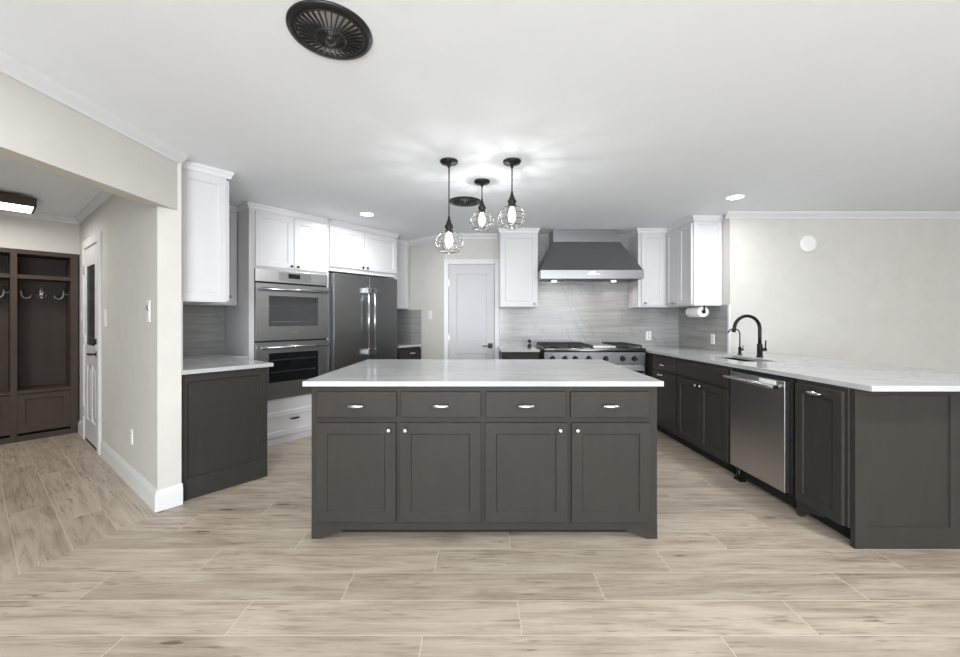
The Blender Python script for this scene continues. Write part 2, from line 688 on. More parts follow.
def wall_seg(name, a, b, th=0.12, z0=0.0, z1=CEIL, mat='wall', label=None):
    """wall from a to b, its room face on the left of a->b, thickness to the right"""
    a, b = Vector(a), Vector(b)
    d = (b - a).normalized()
    n = Vector((d.y, -d.x)) * th
    return struct(name, MB().prism([tuple(a), tuple(b), tuple(b + n), tuple(a + n)][::-1], z0, z1), mat, label, 'wall' if label else None)


wall_seg('wall_back', (2.76, BACK_Y), (-0.47, BACK_Y), label='beige back wall with the pantry door and range')
wall_seg('wall_side', (SIDE_X, RWALL_Y + 0.12), (SIDE_X, BACK_Y), label='short wall beside the corner wall cabinets')
wall_seg('wall_right', (6.1, RWALL_Y), (SIDE_X, RWALL_Y), label='plain beige wall behind the peninsula')
AW0, AWD = Vector((-0.47, 5.20)), Vector((-0.743, 0.669))


def angle(t, off=0.0):
    q = AW0 + AWD * t + Vector((-0.669, -0.743)) * off
    return (q.x, q.y)


wall_seg('wall_angle', angle(0.0), angle(1.3), label='short angled beige wall left of the pantry door')
wall_seg('wall_oven', PQ(4.00, 4.695)[:2], PQ(0.70, 4.695)[:2], label='wall behind the ovens and refrigerator')
# stub wall between kitchen and hall
g0 = PQ(0.84, 3.27)[:2]
g1 = PQ(0.84, 4.75)[:2]
struct('wall_hall', MB().prism([g0, g1, hall(3.5, -0.12), hall(3.5), tuple(HC)], 0, CEIL), 'wall', 'beige wall running back along the hall', 'wall')
wall_seg('wall_locker', hall(2.97, -0.1), hall(2.97, 1.36), th=0.42, z0=1.988, label='beige wall above the mudroom locker')
wall_seg('wall_locker_side', hall(2.97, 1.36), hall(2.97, 4.0))
wall_seg('wall_hall_far', hall(3.15, 3.6), (-2.9, -0.2))
# header over the hall opening and the wall piece that carries it behind the viewpoint
struct('wall_left', MB().box(XH2, XH, -0.35, 2.70, 2.007, CEIL).box(-3.0, XH, -3.0, -0.35, 0, CEIL), 'wall', 'beige header over the hall opening', 'wall')
# rear wall with two openings added for the daylight panels, and the right wall
mb = MB()
mb.box(-3.0, -1.4, -3.1, -3.0, 0, CEIL).box(0.8, 1.3, -3.1, -3.0, 0, CEIL).box(3.5, 6.1, -3.1, -3.0, 0, CEIL)
for x0, x1 in ((-1.4, 0.8), (1.3, 3.5)):
    mb.box(x0, x1, -3.1, -3.0, 0, 0.4).box(x0, x1, -3.1, -3.0, 2.3, CEIL)
struct('wall_rear', mb, 'wall')
mb = MB().box(6.0, 6.1, -3.0, 4.26, 0, CEIL)
struct('wall_far_right', mb, 'wall')


# crown moulding and baseboards
def moulding(name, a, b, prof, mat='trim', label=None):
    """profile (out, z) swept from a to b; out points to the left of a->b"""
    a, b = Vector(a), Vector(b)
    d = (b - a).normalized()
    n = Vector((-d.y, d.x))
    mbx = MB()
    mbx.hull([(a.x + n.x * o, a.y + n.y * o, z) for o, z in prof], [(b.x + n.x * o, b.y + n.y * o, z) for o, z in prof])
    return struct(name, mbx, mat, label, 'trim' if label else None)


def crown(h=0.065, w=0.05):
    return [(0, CEIL), (w, CEIL), (w, CEIL - 0.012), (w * 0.72, CEIL - h * 0.42), (w * 0.3, CEIL - h * 0.72), (0.012, CEIL - h * 0.8), (0.012, CEIL - h), (0, CEIL - h)]


BASE = [(0, 0), (0.016, 0), (0.016, 0.105), (0.012, 0.118), (0.009, 0.128), (0.006, 0.14), (0, 0.14)]
moulding('trim_1', (XH, 2.70), (XH, -3.0), crown(), label='white crown moulding along the hall header')
moulding('trim_2', (0.25, BACK_Y), (-0.50, BACK_Y), crown(0.06, 0.045), label='white crown moulding above the pantry door')
moulding('trim_3', angle(0.0), angle(0.80), crown(0.06, 0.045), label='white crown moulding on the short angled wall')
moulding('trim_4', (6.0, RWALL_Y), (SIDE_X - 0.05, RWALL_Y), crown(), label='white crown moulding along the wall behind the peninsula')
moulding('trim_5', hall(0.0), hall(2.97), crown(), label='white crown moulding along the hall wall')
moulding('trim_6', hall(2.97), hall(2.97, 4.0), crown(), label='white crown moulding above the locker')
moulding('baseboard_hall', hall(-0.012), hall(1.712), BASE, label='white baseboard along the hall wall')
moulding('baseboard_hall', hall(2.64), hall(2.94), BASE, label='white baseboard piece beside the locker')
moulding('baseboard_end', PQ(0.845, 3.27)[:2], PQ(0.700, 3.27)[:2], BASE, label='white baseboard around the end of the stub wall')
moulding('baseboard_right', (6.0, RWALL_Y), (SIDE_X + 0.02, RWALL_Y), BASE, label='white baseboard behind the peninsula')

# ------------------------------------------------------------------ pantry door
dr = struct('door_1', MB().shaker(-0.408, 0.186, 0.012, 1.985, BACK_Y - 0.012, t=0.018, rl=0.10, rt=0.125, rb=0.94), 'door_white',
            'white two-panel pantry door with black lever handle', 'door')
lo = MB().shaker(-0.408 + 0.10, 0.186 - 0.10, 0.20, 0.825, BACK_Y - 0.029, t=0.008, rl=0.012, rec=0.004).build('door_panel', 'door_white', dr)
fr = MB()
fr.box(-0.478, -0.415, BACK_Y - 0.022, BACK_Y, 0, 2.055).box(0.193, 0.252, BACK_Y - 0.022, BACK_Y, 0, 2.055).box(-0.415, 0.193, BACK_Y - 0.022, BACK_Y, 1.993, 2.055)
fr.build('door_casing', 'trim', dr, 0.004)
lv = MB().box(0.105, 0.165, BACK_Y - 0.04, BACK_Y - 0.028, 0.88, 0.945).cyl((0.135, BACK_Y - 0.04, 0.912), (0.135, BACK_Y - 0.075, 0.912), 0.011)
lv.box(0.030, 0.145, BACK_Y - 0.082, BACK_Y - 0.070, 0.905, 0.919).build('door_handle', 'black', dr, 0.002)
for z in (1.02, 1.74):
    MB().box(-0.416, -0.404, BACK_Y - 0.034, BACK_Y - 0.02, z - 0.045, z + 0.045).build('hinge', 'steel_d', dr)

# ------------------------------------------------------------------ hall door, in the frame of the hall wall
# local x runs along the wall towards the kitchen, y into the wall
HR = math.atan2(-HD.y, -HD.x)
hd = tag(bpy.data.objects.new('door_2', None), 'white half-glass hall door with black lever and deadbolt', 'door', None, 'structure')
COL.objects.link(hd)
hp = hall(2.20)
hd.location = (hp[0], hp[1], 0)
hd.rotation_euler = (0, 0, HR)
# slab with a glass opening above and two tall panels below (local x: -0.345 .. 0.345)
s = MB()
Y0, Y1 = -0.012, 0.02
s.box(-0.345, -0.235, Y0, Y1, 0.03, 1.99).box(0.235, 0.345, Y0, Y1, 0.03, 1.99)
s.box(-0.235, 0.235, Y0, Y1, 1.82, 1.99).box(-0.235, 0.235, Y0, Y1, 0.80, 0.98).box(-0.235, 0.235, Y0, Y1, 0.03, 0.24)
s.box(-0.025, 0.025, Y0, Y1, 0.24, 0.80)
s.build('door_leaf', 'white', hd, 0.003)
MB().box(-0.236, -0.024, 0.0, 0.015, 0.239, 0.801).box(0.024, 0.236, 0.0, 0.015, 0.239, 0.801).box(-0.19, -0.07, -0.009, 0.0, 0.29, 0.75).box(0.07, 0.19, -0.009, 0.0, 0.29, 0.75).build('door_panel', 'white', hd, 0.003)
MB().box(-0.236, 0.236, -0.008, -0.002, 0.979, 1.821).build('glass', 'pane', hd)
s = MB()
s.box(-0.255, 0.255, -0.017, -0.010, 1.80, 1.835).box(-0.255, 0.255, -0.017, -0.010, 0.965, 1.0).box(-0.255, -0.215, -0.017, -0.010, 1.0, 1.80).box(0.215, 0.255, -0.017, -0.010, 1.0, 1.80)
s.build('glass_frame', 'white', hd, 0.004)
s = MB()
s.box(-0.435, -0.352, -0.024, 0.0, 0, 2.085).box(0.352, 0.435, -0.024, 0.0, 0, 2.085).box(-0.352, 0.352, -0.024, 0.0, 2.0, 2.085)
s.build('door_casing', 'trim', hd, 0.004)
MB().box(-0.35, 0.35, -0.010, 0.02, 0.0, 0.03).build('door_gap_shade', 'bronze', hd)  # dark strip painted in for the shade in the gap under the door
MB().cyl((0.285, -0.012, 0.93), (0.285, -0.02, 0.93), 0.028).cyl((0.285, -0.02, 0.93), (0.285, -0.06, 0.93), 0.010).box(0.175, 0.295, -0.068, -0.054, 0.92, 0.94).build('door_handle', 'black', hd, 0.002)
MB().cyl((0.285, -0.012, 1.05), (0.285, -0.03, 1.05), 0.028).box(0.278, 0.292, -0.045, -0.03, 1.03, 1.07).build('deadbolt', 'black', hd, 0.002)
for z in (0.30, 1.05, 1.78):
    MB().box(-0.356, -0.340, -0.028, -0.010, z - 0.05, z + 0.05).build('hinge', 'steel', hd)

# ------------------------------------------------------------------ mudroom locker
LK = thing('mudroom_locker', 'brown-grey built-in mudroom locker with coat hooks and bench', 'locker', (*hall(2.95, 0.012), 0), math.atan2(HE.y, HE.x))
# local x runs towards the hall wall (0 at its right end, negative to the left), y into the wall
LW, LD, LH = 1.34, 0.36, 1.985
f = MB()
f.box(-LW, 0, LD - 0.012, LD, 0.06, LH)
for x, w in ((0.0, 0.060), (-0.44, 0.047), (-0.867, 0.047), (-LW + 0.06, 0.06)):
    f.box(x - w, x, 0, LD - 0.012, 0.06, LH)
f.build('frame', 'locker', LK, 0.002)
f = MB()
for i in range(3):
    x1 = (-0.060, -0.487, -0.914)[i]
    x0 = (-0.44, -0.867, -1.28)[i]
    f.box(x0, x1, 0, LD - 0.012, LH - 0.045, LH)
    f.box(x0, x1, 0.003, LD - 0.012, 1.685, 1.725)
f.build('shelf', 'locker', LK, 0.002)
for i in range(3):
    x1 = (-0.060, -0.487, -0.914)[i]
    x0 = (-0.44, -0.867, -1.28)[i]
    MB().box(x0, x1, -0.004, LD - 0.012, 0.49, 0.525).build('bench', 'locker', LK, 0.003)
    MB().shaker(x0 + 0.0, x1 - 0.0, 0.085, 0.485, 0.022, t=0.02, rl=0.055).build('bench_panel', 'locker', LK, 0.002)
    yb = LD - 0.012
    xm = (x0 + x1) / 2
    h = MB().box(xm - 0.013, xm + 0.013, yb - 0.008, yb, 1.50, 1.585)
    h.tube([(xm, yb - 0.006, 1.56), (xm, yb - 0.03, 1.565), (xm, yb - 0.055, 1.58), (xm, yb - 0.06, 1.61)], 0.006, 8)
    for sx in (-1, 1):
        h.tube([(xm, yb - 0.006, 1.53), (xm + sx * 0.018, yb - 0.03, 1.505), (xm + sx * 0.032, yb - 0.045, 1.515), (xm + sx * 0.036, yb - 0.048, 1.545)], 0.006, 8)
    h.build('hook', 'nickel', LK)
    for xs, sx in ((x0, 1), (x1, -1)):
        h = MB().cyl((xs, 0.20, 1.545), (xs + sx * 0.006, 0.20, 1.545), 0.018)
        h.cyl((xs, 0.20, 1.545), (xs + sx * 0.035, 0.20, 1.545), 0.006)
        h.tube([(xs + sx * 0.032, 0.20, 1.605), (xs + sx * 0.034, 0.20, 1.56), (xs + sx * 0.037, 0.20, 1.52), (xs + sx * 0.052, 0.20, 1.495), (xs + sx * 0.075, 0.20, 1.488), (xs + sx * 0.098, 0.20, 1.500), (xs + sx * 0.108, 0.20, 1.530)], [0.008, 0.007, 0.007, 0.007, 0.007, 0.007, 0.009], 8)
        h.build('hook', 'nickel', LK)
MB().box(-LW, 0, 0.01, LD, 0.0, 0.06).build('plinth', 'locker', LK)

# ------------------------------------------------------------------ the island
IX = 0.025
isl = thing('island_cabinet', 'charcoal kitchen island cabinet with four drawers over four doors', 'island', (IX, 2.256, 0))


def wx(v):
    return v - IX


b = MB()
b.box(-0.995, 0.995, 0, 1.14, 0.092, 0.882)
b.build('body', 'grey', isl, 0.002)
MB().box(-0.90, 0.90, 0.075, 1.06, 0.0, 0.092).build('toe_kick', 'kick', isl)
b = MB().box(-0.82, 0.82, 0, 0.02, 0.054, 0.092)
b.build('apron', 'grey', isl)
for s_ in (-1, 1):
    poly = [(s_ * 0.995, 0.0), (s_ * 0.94, 0.0), (s_ * 0.82, 0.045), (s_ * 0.82, 0.092), (s_ * 0.995, 0.092)]
    b = MB().prism_y(poly, 0.0, 0.02)
    b.box(min(s_ * 0.995, s_ * 0.975), max(s_ * 0.995, s_ * 0.975), 0.02, 1.14, 0.0, 0.092)
    b.build('foot', 'grey', isl)
for (a, c), kx, (da, dc) in zip(((-0.9375, -0.481), (-0.457, 0.004), (0.0305, 0.498), (0.5235, 0.975)),
                                ((-0.519), (-0.4245), (0.456), (0.553)),
                                ((-0.9345, -0.4765), (-0.4535, 0.007), (0.0315, 0.4915), (0.5175, 0.970))):
    drawer_front(isl, wx(da), wx(dc), 0.703, 0.851, 0, 'grey', ('pull', wx((da + dc) / 2), 0.772))
    door_front(isl, wx(a), wx(c), 0.104, 0.672, 0, 'grey', ('knob', wx(kx), 0.633), rail=0.062)
ct = MB().prism([(-1.010, 2.226), (1.0455, 2.226), (1.068, 3.443), (-0.986, 3.443)], 0.882, 0.912).build('countertop', 'quartz', None, 0.003)
tag(ct, 'white quartz island top with faint grey veins', 'countertop')

# ------------------------------------------------------------------ oven tower and ovens
OA = (-2.220, 3.768, 0)
tw = thing('oven_cabinet', 'tall white cabinet housing the stacked double ovens', 'cabinet', OA, PHI)
b = MB()
b.box(0, 0.02, 0.02, 0.605, 0.0, 2.335)                # left gable
b.box(0.80, 0.82, 0.02, 0.605, 0.0, 2.335)
b.box(0, 0.047, 0, 0.02, 0.0, 2.335).box(0.806, 0.828, 0, 0.02, 0.0, 2.335)
b.box(0.047, 0.806, 0, 0.60, 1.764, 2.335)
b.box(0.047, 0.806, 0, 0.60, 0.06, 0.455)
b.box(0.02, 0.80, 0.585, 0.605, 0.455, 1.764)
b.build('body', 'white', tw, 0.0015)
MB().box(0.0, 0.828, -0.006, 0.58, 0.0, 0.06).build('plinth', 'white', tw, 0.002)
door_front(tw, 0.053, 0.424, 1.785, 2.318, 0, 'white', ('knob', 0.395, 1.81), hmat='black')
door_front(tw, 0.430, 0.803, 1.785, 2.318, 0, 'white', ('knob', 0.462, 1.81), hmat='black')
drawer_front(tw, 0.053, 0.803, 0.075, 0.325, 0, 'white', ('pull', 0.428, 0.238), hmat='black', slab=False)


def cab_crown(parent, pts, z=2.335, top=CEIL, out=0.022, name='crown'):
    """small crown on a cabinet: pts is the outline walked left to right in front"""
    mbx = MB()
    for (a, c) in zip(pts, pts[1:]):
        a_, c_ = Vector(a), Vector(c)
        d = (c_ - a_).normalized()
        n = Vector((d.y, -d.x))
        A_ = a_ - d * 0.0
        C_ = c_ + d * 0.0
        pr = [(-0.02, z), (0.006, z), (out * 0.55, z + (top - z) * 0.45), (out, z + (top - z) * 0.72), (out, top - 0.0005), (-0.02, top - 0.0005)]
        mbx.hull([(A_.x + n.x * o - d.x * max(o, 0) , A_.y + n.y * o - d.y * max(o, 0), zz) for o, zz in pr],
                 [(C_.x + n.x * o + d.x * max(o, 0), C_.y + n.y * o + d.y * max(o, 0), zz) for o, zz in pr])
    mbx.build(name, 'trim', parent)


cab_crown(tw, [(0.0, 0.60), (0.0, 0.0), (0.828, 0.0)])

ov = thing('double_oven', 'stainless double wall oven with black display and bar handles', 'oven', OA, PHI)
MB().box(0.052, 0.801, -0.004, 0.56, 0.459, 1.760).build('body', 'kick', ov)
cp = MB().box(0.050, 0.803, -0.022, -0.004, 1.636, 1.760).build('control_panel', 'steel', ov, 0.002)
MB().box(0.27, 0.61, -0.0235, -0.021, 1.655, 1.742).build('touch_panel', 'steel_o', cp)
MB().box(0.366, 0.489, -0.025, -0.022, 1.684, 1.732).build('display', 'glass_dark', cp)


def oven_door(z0, z1, wz0, wz1, hz, glass, rack):
    b = MB()
    yf, yb = -0.035, -0.004
    b.box(0.050, 0.168, yf, yb, z0, z1).box(0.688, 0.803, yf, yb, z0, z1).box(0.168, 0.688, yf, yb, z0, wz0).box(0.168, 0.688, yf, yb, wz1, z1)
    d = b.build('oven_door', 'steel_o', ov)
    MB().box(0.166, 0.690, -0.030, -0.010, wz0 - 0.002, wz1 + 0.002).build('window', glass, d)
    h = MB().cyl((0.075, -0.085, hz), (0.775, -0.085, hz), 0.013, None, 14)
    for x in (0.10, 0.75):
        h.cyl((x, yf, hz), (x, -0.085, hz), 0.011, None, 12)
    h.build('handle', 'steel_h', d)
    if rack:
        for zz in rack:
            MB().box(0.19, 0.66, -0.0315, -0.0295, zz, zz + 0.006).build('rack', 'steel_d', d)
    return d


d1 = oven_door(1.052, 1.618, 1.192, 1.499, 1.562, 'glass_grey', (1.235,))
MB().box(0.405, 0.465, -0.0362, -0.0345, 1.118, 1.130).build('badge', 'steel_h', d1)
oven_door(0.462, 1.034, 0.629, 0.924, 0.985, 'glass_dark', (0.85, 0.73))

# ------------------------------------------------------------------ refrigerator and its surround
fs = thing('cabinet_surround', 'white two-door cabinet over the refrigerator with side panel', 'cabinet', OA, PHI)
b = MB()
b.box(0.830, 1.797, 0, 0.60, 1.812, 2.335)
b.box(1.775, 1.812, 0.0, 0.605, 0.0, 2.335)
b.build('body', 'white', fs, 0.0015)
door_front(fs, 0.838, 1.288, 1.862, 2.318, 0, 'white', ('knob', 1.262, 1.888), hmat='black')
door_front(fs, 1.296, 1.792, 1.862, 2.318, 0, 'white', ('knob', 1.325, 1.888), hmat='black')
cab_crown(fs, [(0.828, 0.0), (1.812, 0.0), (1.812, 0.60)])

rf = thing('refrigerator', 'dark stainless french door refrigerator with tall bar handles', 'refrigerator', OA, PHI)
MB().box(0.842, 1.756, 0.0, 0.58, 0.02, 1.785).build('body', 'steel_d', rf, 0.004)
for x0, x1, hx in ((0.846, 1.311, 1.272), (1.317, 1.752, 1.358)):
    d = MB().box(x0, x1, -0.075, -0.004, 0.665, 1.782).build('door', 'steel_d', rf, 0.006)
    h = MB().cyl((hx, -0.135, 0.845), (hx, -0.135, 1.640), 0.0135, None, 14)
    for z in (0.875, 1.61):
        h.box(hx - 0.017, hx + 0.017, -0.148, -0.075, z - 0.028, z + 0.028)
    h.build('handle', 'steel_h', d)
d = MB().box(0.846, 1.752, -0.075, -0.004, 0.06, 0.655).build('freezer_drawer', 'steel_d', rf, 0.006)
h = MB().cyl((0.93, -0.135, 0.58), (1.67, -0.135, 0.58), 0.0135, None, 14)
for x in (0.96, 1.64):
    h.cyl((x, -0.075, 0.58), (x, -0.135, 0.58), 0.012)
h.build('handle', 'steel_h', d)
MB().box(0.85, 1.75, 0.03, 0.5, 0.0, 0.02).build('foot_rail', 'kick', rf)

# ------------------------------------------------------------------ nook right of the refrigerator
nb = thing('base_cabinet', 'narrow charcoal base cabinet right of the refrigerator', 'cabinet', OA, PHI)
MB().box(1.818, 2.230, 0, 0.60, 0.10, 0.882).build('body', 'grey', nb, 0.002)
MB().box(1.83, 2.21, 0.06, 0.58, 0.0, 0.10).build('toe_kick', 'kick', nb)
drawer_front(nb, 1.828, 2.222, 0.705, 0.855, 0, 'grey', ('pull', 2.05, 0.80))
door_front(nb, 1.828, 2.222, 0.115, 0.690, 0, 'grey', ('knob', 1.87, 0.64))
c = MB().box(1.816, 2.232, -0.035, 0.608, 0.882, 0.912).build('countertop', 'quartz', None, 0.003, 2, OA, PHI)
tag(c, 'small white quartz top right of the refrigerator', 'countertop')
nu = thing('wall_cabinet', 'narrow white wall cabinet right of the refrigerator', 'cabinet', OA, PHI)
MB().box(1.818, 2.246, 0.275, 0.605, 1.41, 2.335).build('body', 'white', nu, 0.0015)
door_front(nu, 1.826, 2.238, 1.415, 2.325, 0.275, 'white', ('knob', 1.865, 1.45), hmat='black')
cab_crown(nu, [(1.818, 0.275), (2.246, 0.275)])
struct('backsplash', MB().prism([angle(0.475), angle(0.475, 0.010), angle(1.06, 0.010), angle(1.06)], 0.912, 1.395), 'tile_y',
       'grey marble tile backsplash on the angled wall beside the refrigerator', 'backsplash')
struct('backsplash', MB().box(1.818, 2.25, 0.600, 0.610, 0.912, 1.405), 'tile_x', 'grey marble tile backsplash behind the small counter by the refrigerator', 'backsplash', 0.0, OA, PHI)

# ------------------------------------------------------------------ left counter run
LB = PQ(0.85, 3.30)
lb = thing('base_cabinet', 'charcoal base cabinet with panelled end beside the white stub wall', 'cabinet', LB, PHI)
MB().box(0.0, 0.546, 0.02, 1.38, 0.0, 0.882).build('body', 'grey', lb, 0.002)
MB().shaker(0.0, 0.566, 0.0, 0.880, 0.02, t=0.02, rl=0.032, rr=0.055, rt=0.055, rb=0.150, rec=0.015).build('end_panel', 'grey', lb, 0.002)
for y0, y1 in ((0.04, 0.40), (0.41, 0.77)):
    # doors on the front that faces the ovens
    d = MB().shaker(y0, y1, 0.115, 0.690, 0.0, rl=0.057)
    bmesh.ops.rotate(d.bm, verts=d.bm.verts[:], cent=(0, 0, 0), matrix=Matrix.Rotation(PI / 2, 3, 'Z'))
    bmesh.ops.translate(d.bm, verts=d.bm.verts[:], vec=(0.546, 0, 0))
    d = d.build('door', 'grey', lb, 0.0018)
    MB().lathe([(0.006, 0), (0.006, 0.012), (0.011, 0.014), (0.0135, 0.019), (0.012, 0.025), (0.005, 0.028)], (0.566, y0 + 0.03, 0.62), 'x', 16).build('knob', 'chrome', d)
    dd = MB().box(0.546, 0.566, y0, y1, 0.705, 0.855).build('drawer', 'grey', lb, 0.004)
    MB().lathe([(0.006, 0), (0.006, 0.012), (0.011, 0.014), (0.0135, 0.019), (0.012, 0.025), (0.005, 0.028)], (0.566, (y0 + y1) / 2, 0.78), 'x', 16).build('knob', 'chrome', dd)
c = MB().prism([(-0.008, -0.03), (0.602, -0.03), (0.602, 0.775), (0.728, 0.775), (0.728, 1.385), (-0.008, 1.385)], 0.882, 0.912).build('countertop', 'quartz', None, 0.003, 2, LB, PHI)
tag(c, 'white quartz top left of the ovens', 'countertop')
struct('backsplash', MB().box(-0.006, 0.728, 1.378, 1.388, 0.912, 1.402), 'tile_x', 'grey marble tile backsplash left of the ovens', 'backsplash', 0.0, LB, PHI)
struct('trim_7', MB().box(-0.008, 0.004, -0.005, 0.02, 0.912, 1.402), 'trim', 'thin white edge strip at the end of the stub wall', 'trim', 0, LB, PHI)
lu = thing('wall_cabinet', 'tall white wall cabinet hung on the stub wall by the hall opening', 'cabinet', PQ(0.845, 3.37), PHI)
MB().box(0.0, 0.305, 0.018, 1.31, 1.40, 2.335).build('body', 'white', lu, 0.0015)
MB().shaker(0.0, 0.305, 1.40, 2.335, 0.018, t=0.018, rl=0.05, rr=0.05, rt=0.06).build('end_panel', 'white', lu, 0.0018)
for y0, y1 in ((0.01, 0.44), (0.445, 0.88)):
    d = MB().shaker(y0, y1, 1.405, 2.325, 0.0, rl=0.057)
    bmesh.ops.rotate(d.bm, verts=d.bm.verts[:], cent=(0, 0, 0), matrix=Matrix.Rotation(PI / 2, 3, 'Z'))
    bmesh.ops.translate(d.bm, verts=d.bm.verts[:], vec=(0.305, 0, 0))
    d = d.build('door', 'white', lu, 0.0018)
    MB().lathe([(0.006, 0), (0.006, 0.012), (0.011, 0.014), (0.0135, 0.019), (0.012, 0.025), (0.005, 0.028)], (0.325, y0 + 0.03 if y0 < 0.1 else y1 - 0.03, 1.44), 'x', 16).build('knob', 'steel_d', d)
cab_crown(lu, [(0.0, 0.0), (0.325, 0.0), (0.325, 0.96)])
MB().box(0.0, 0.31, 0.0, 1.31, 1.392, 1.40).build('light_rail', 'white', lu)
lc = thing('wall_cabinet', 'white corner wall cabinet tight against the oven cabinet', 'cabinet', PQ(1.19, 4.36), PHI)
MB().box(0.0, 0.388, 0.0, 0.325, 1.40, 2.335).build('body', 'white', lc, 0.0015)
door_front(lc, 0.01, 0.38, 1.405, 2.325, 0.0, 'white', ('knob', 0.04, 1.44), hmat='steel_d')
cab_crown(lc, [(0.0, 0.0), (0.388, 0.0)])

# ------------------------------------------------------------------ range wall
# backsplash: full height behind the hood, counter to cabinets elsewhere
struct('backsplash', MB().prism_y([(0.254, 0.912), (2.635, 0.912), (2.635, 1.42), (1.97, 1.42), (1.97, CEIL), (0.72, CEIL), (0.72, 1.42), (0.254, 1.42)], BACK_Y - 0.012, BACK_Y), 'tile_x',
       'grey marble tile backsplash behind the range', 'backsplash')
struct('backsplash', MB().box(SIDE_X - 0.012, SIDE_X, RWALL_Y + 0.02, BACK_Y - 0.012, 0.912, 1.42), 'tile_y', 'grey marble tile backsplash under the corner wall cabinets', 'backsplash')
struct('trim_8', MB().box(SIDE_X - 0.014, SIDE_X + 0.004, RWALL_Y - 0.004, RWALL_Y + 0.02, 0.912, 1.42), 'trim', 'thin white edge strip ending the tiled side wall', 'trim')

bl = thing('base_cabinet', 'charcoal base cabinet left of the range', 'cabinet', (0.256, 4.58, 0))
MB().box(0.0, 0.436, 0, 0.60, 0.10, 0.882).build('body', 'grey', bl, 0.002)
MB().box(0.01, 0.43, 0.06, 0.58, 0.0, 0.10).build('toe_kick', 'kick', bl)
drawer_front(bl, 0.035, 0.425, 0.705, 0.855, 0, 'grey', ('pull', 0.23, 0.78))
door_front(bl, 0.035, 0.425, 0.115, 0.690, 0, 'grey', ('knob', 0.39, 0.64))
c = MB().box(0.242, 0.694, 4.545, BACK_Y - 0.013, 0.882, 0.912).build('countertop', 'quartz', None, 0.003)
tag(c, 'small white quartz top left of the range', 'countertop')
jar = thing('shaker', 'small dark shaker standing on the counter left of the range', 'shaker', (0.62, 4.93, 0.912))
MB().lathe([(0.024, 0), (0.025, 0.012), (0.019, 0.035), (0.021, 0.048)], (0, 0, 0), 'z', 18).build('shaker_body', 'black', jar)
MB().lathe([(0.021, 0.048), (0.021, 0.056)], (0, 0, 0), 'z', 18).build('collar', 'chrome', jar)
MB().lathe([(0.020, 0.056), (0.024, 0.068), (0.022, 0.083), (0.010, 0.092), (0.004, 0.098)], (0, 0, 0), 'z', 18).build('shaker_cap', 'black', jar)

wl = thing('wall_cabinet', 'white single-door wall cabinet between pantry door and hood', 'cabinet', (0.246, 4.87, 0))
MB().box(0.0, 0.474, 0.0, 0.325, 1.412, 2.335).build('body', 'white', wl, 0.0015)
door_front(wl, 0.008, 0.466, 1.425, 2.325, 0.0, 'white', ('knob', 0.425, 1.455), hmat='steel_d', rail=0.06)
cab_crown(wl, [(0.0, 0.32), (0.0, 0.0), (0.474, 0.0), (0.474, 0.32)])

# range
RX = 1.326
rg = thing('gas_range', 'wide stainless gas range with black grates and control knobs', 'range', (RX, 4.56, 0))
MB().box(-0.585, 0.585, 0.0, 0.625, 0.10, 0.905).build('body', 'steel', rg, 0.002)
MB().box(-0.585, 0.585, -0.01, 0.625, 0.905, 0.925).build('cooktop', 'steel', rg, 0.003)
pn = MB().prism_x([(0.0, 0.735), (-0.030, 0.745), (-0.034, 0.882), (0.0, 0.882)], -0.585, 0.585).build('control_panel', 'steel_r', rg, 0.002)
MB().cyl((-0.585, -0.022, 0.905), (0.585, -0.022, 0.905), 0.026, None, 20).build('bullnose', 'steel_d', rg)
for kx in (-0.49, -0.345, -0.225, -0.07, 0.125, 0.32, 0.455):
    k_ = MB().lathe([(0.030, 0), (0.030, 0.010), (0.024, 0.012), (0.022, 0.045), (0.018, 0.048)], (kx, -0.036, 0.81), 'y', 20)
    k_.box(kx - 0.004, kx + 0.004, -0.09, -0.08, 0.792, 0.828)
    k_.build('control_knob', 'black', pn)


def grate(x0, x1):
    g = MB()
    y0, y1, z0, z1 = 0.02, 0.60, 0.945, 0.962
    n = 5
    for i in range(n):
        x = x0 + 0.008 + (x1 - x0 - 0.016) * i / (n - 1)
        g.box(x - 0.006, x + 0.006, y0, y1, z0, z1)
    for y in (y0, y0 + 0.14, y0 + 0.29, y0 + 0.44, y1):
        g.box(x0, x1, y - 0.006, y + 0.006, z0 - 0.004, z1)
    for x in (x0 + 0.008, x1 - 0.008):
        for y in (y0, y1):
            g.box(x - 0.008, x + 0.008, y - 0.008, y + 0.008, 0.925, z0)
    g.build('grate', 'iron', rg, 0.002)


for x0, x1 in ((-0.575, -0.295), (-0.29, -0.01), (0.28, 0.565)):
    grate(x0, x1)
    for yy in (0.17, 0.46):
        MB().lathe([(0.05, 0), (0.05, 0.012), (0.03, 0.016)], ((x0 + x1) / 2, yy, 0.925), 'z', 18).build('burner', 'iron', rg)
MB().box(0.0, 0.27, 0.04, 0.58, 0.925, 0.952).build('griddle', 'steel_h', rg, 0.004)
for x0, x1 in ((-0.58, 0.10), (0.11, 0.58)):
    d = MB().box(x0, x1, -0.03, 0.0, 0.17, 0.725).build('oven_door', 'steel', rg, 0.003)
    MB().box(x0 + 0.1, x1 - 0.1, -0.032, -0.028, 0.30, 0.58).build('window', 'glass_dark', d)
    h = MB().cyl((x0 + 0.04, -0.085, 0.66), (x1 - 0.04, -0.085, 0.66), 0.013)
    for x in (x0 + 0.07, x1 - 0.07):
        h.cyl((x, -0.03, 0.66), (x, -0.085, 0.66), 0.011)
    h.build('handle', 'steel_h', d)
MB().box(-0.57, 0.57, 0.03, 0.6, 0.0, 0.10).build('kick_plate', 'kick', rg)

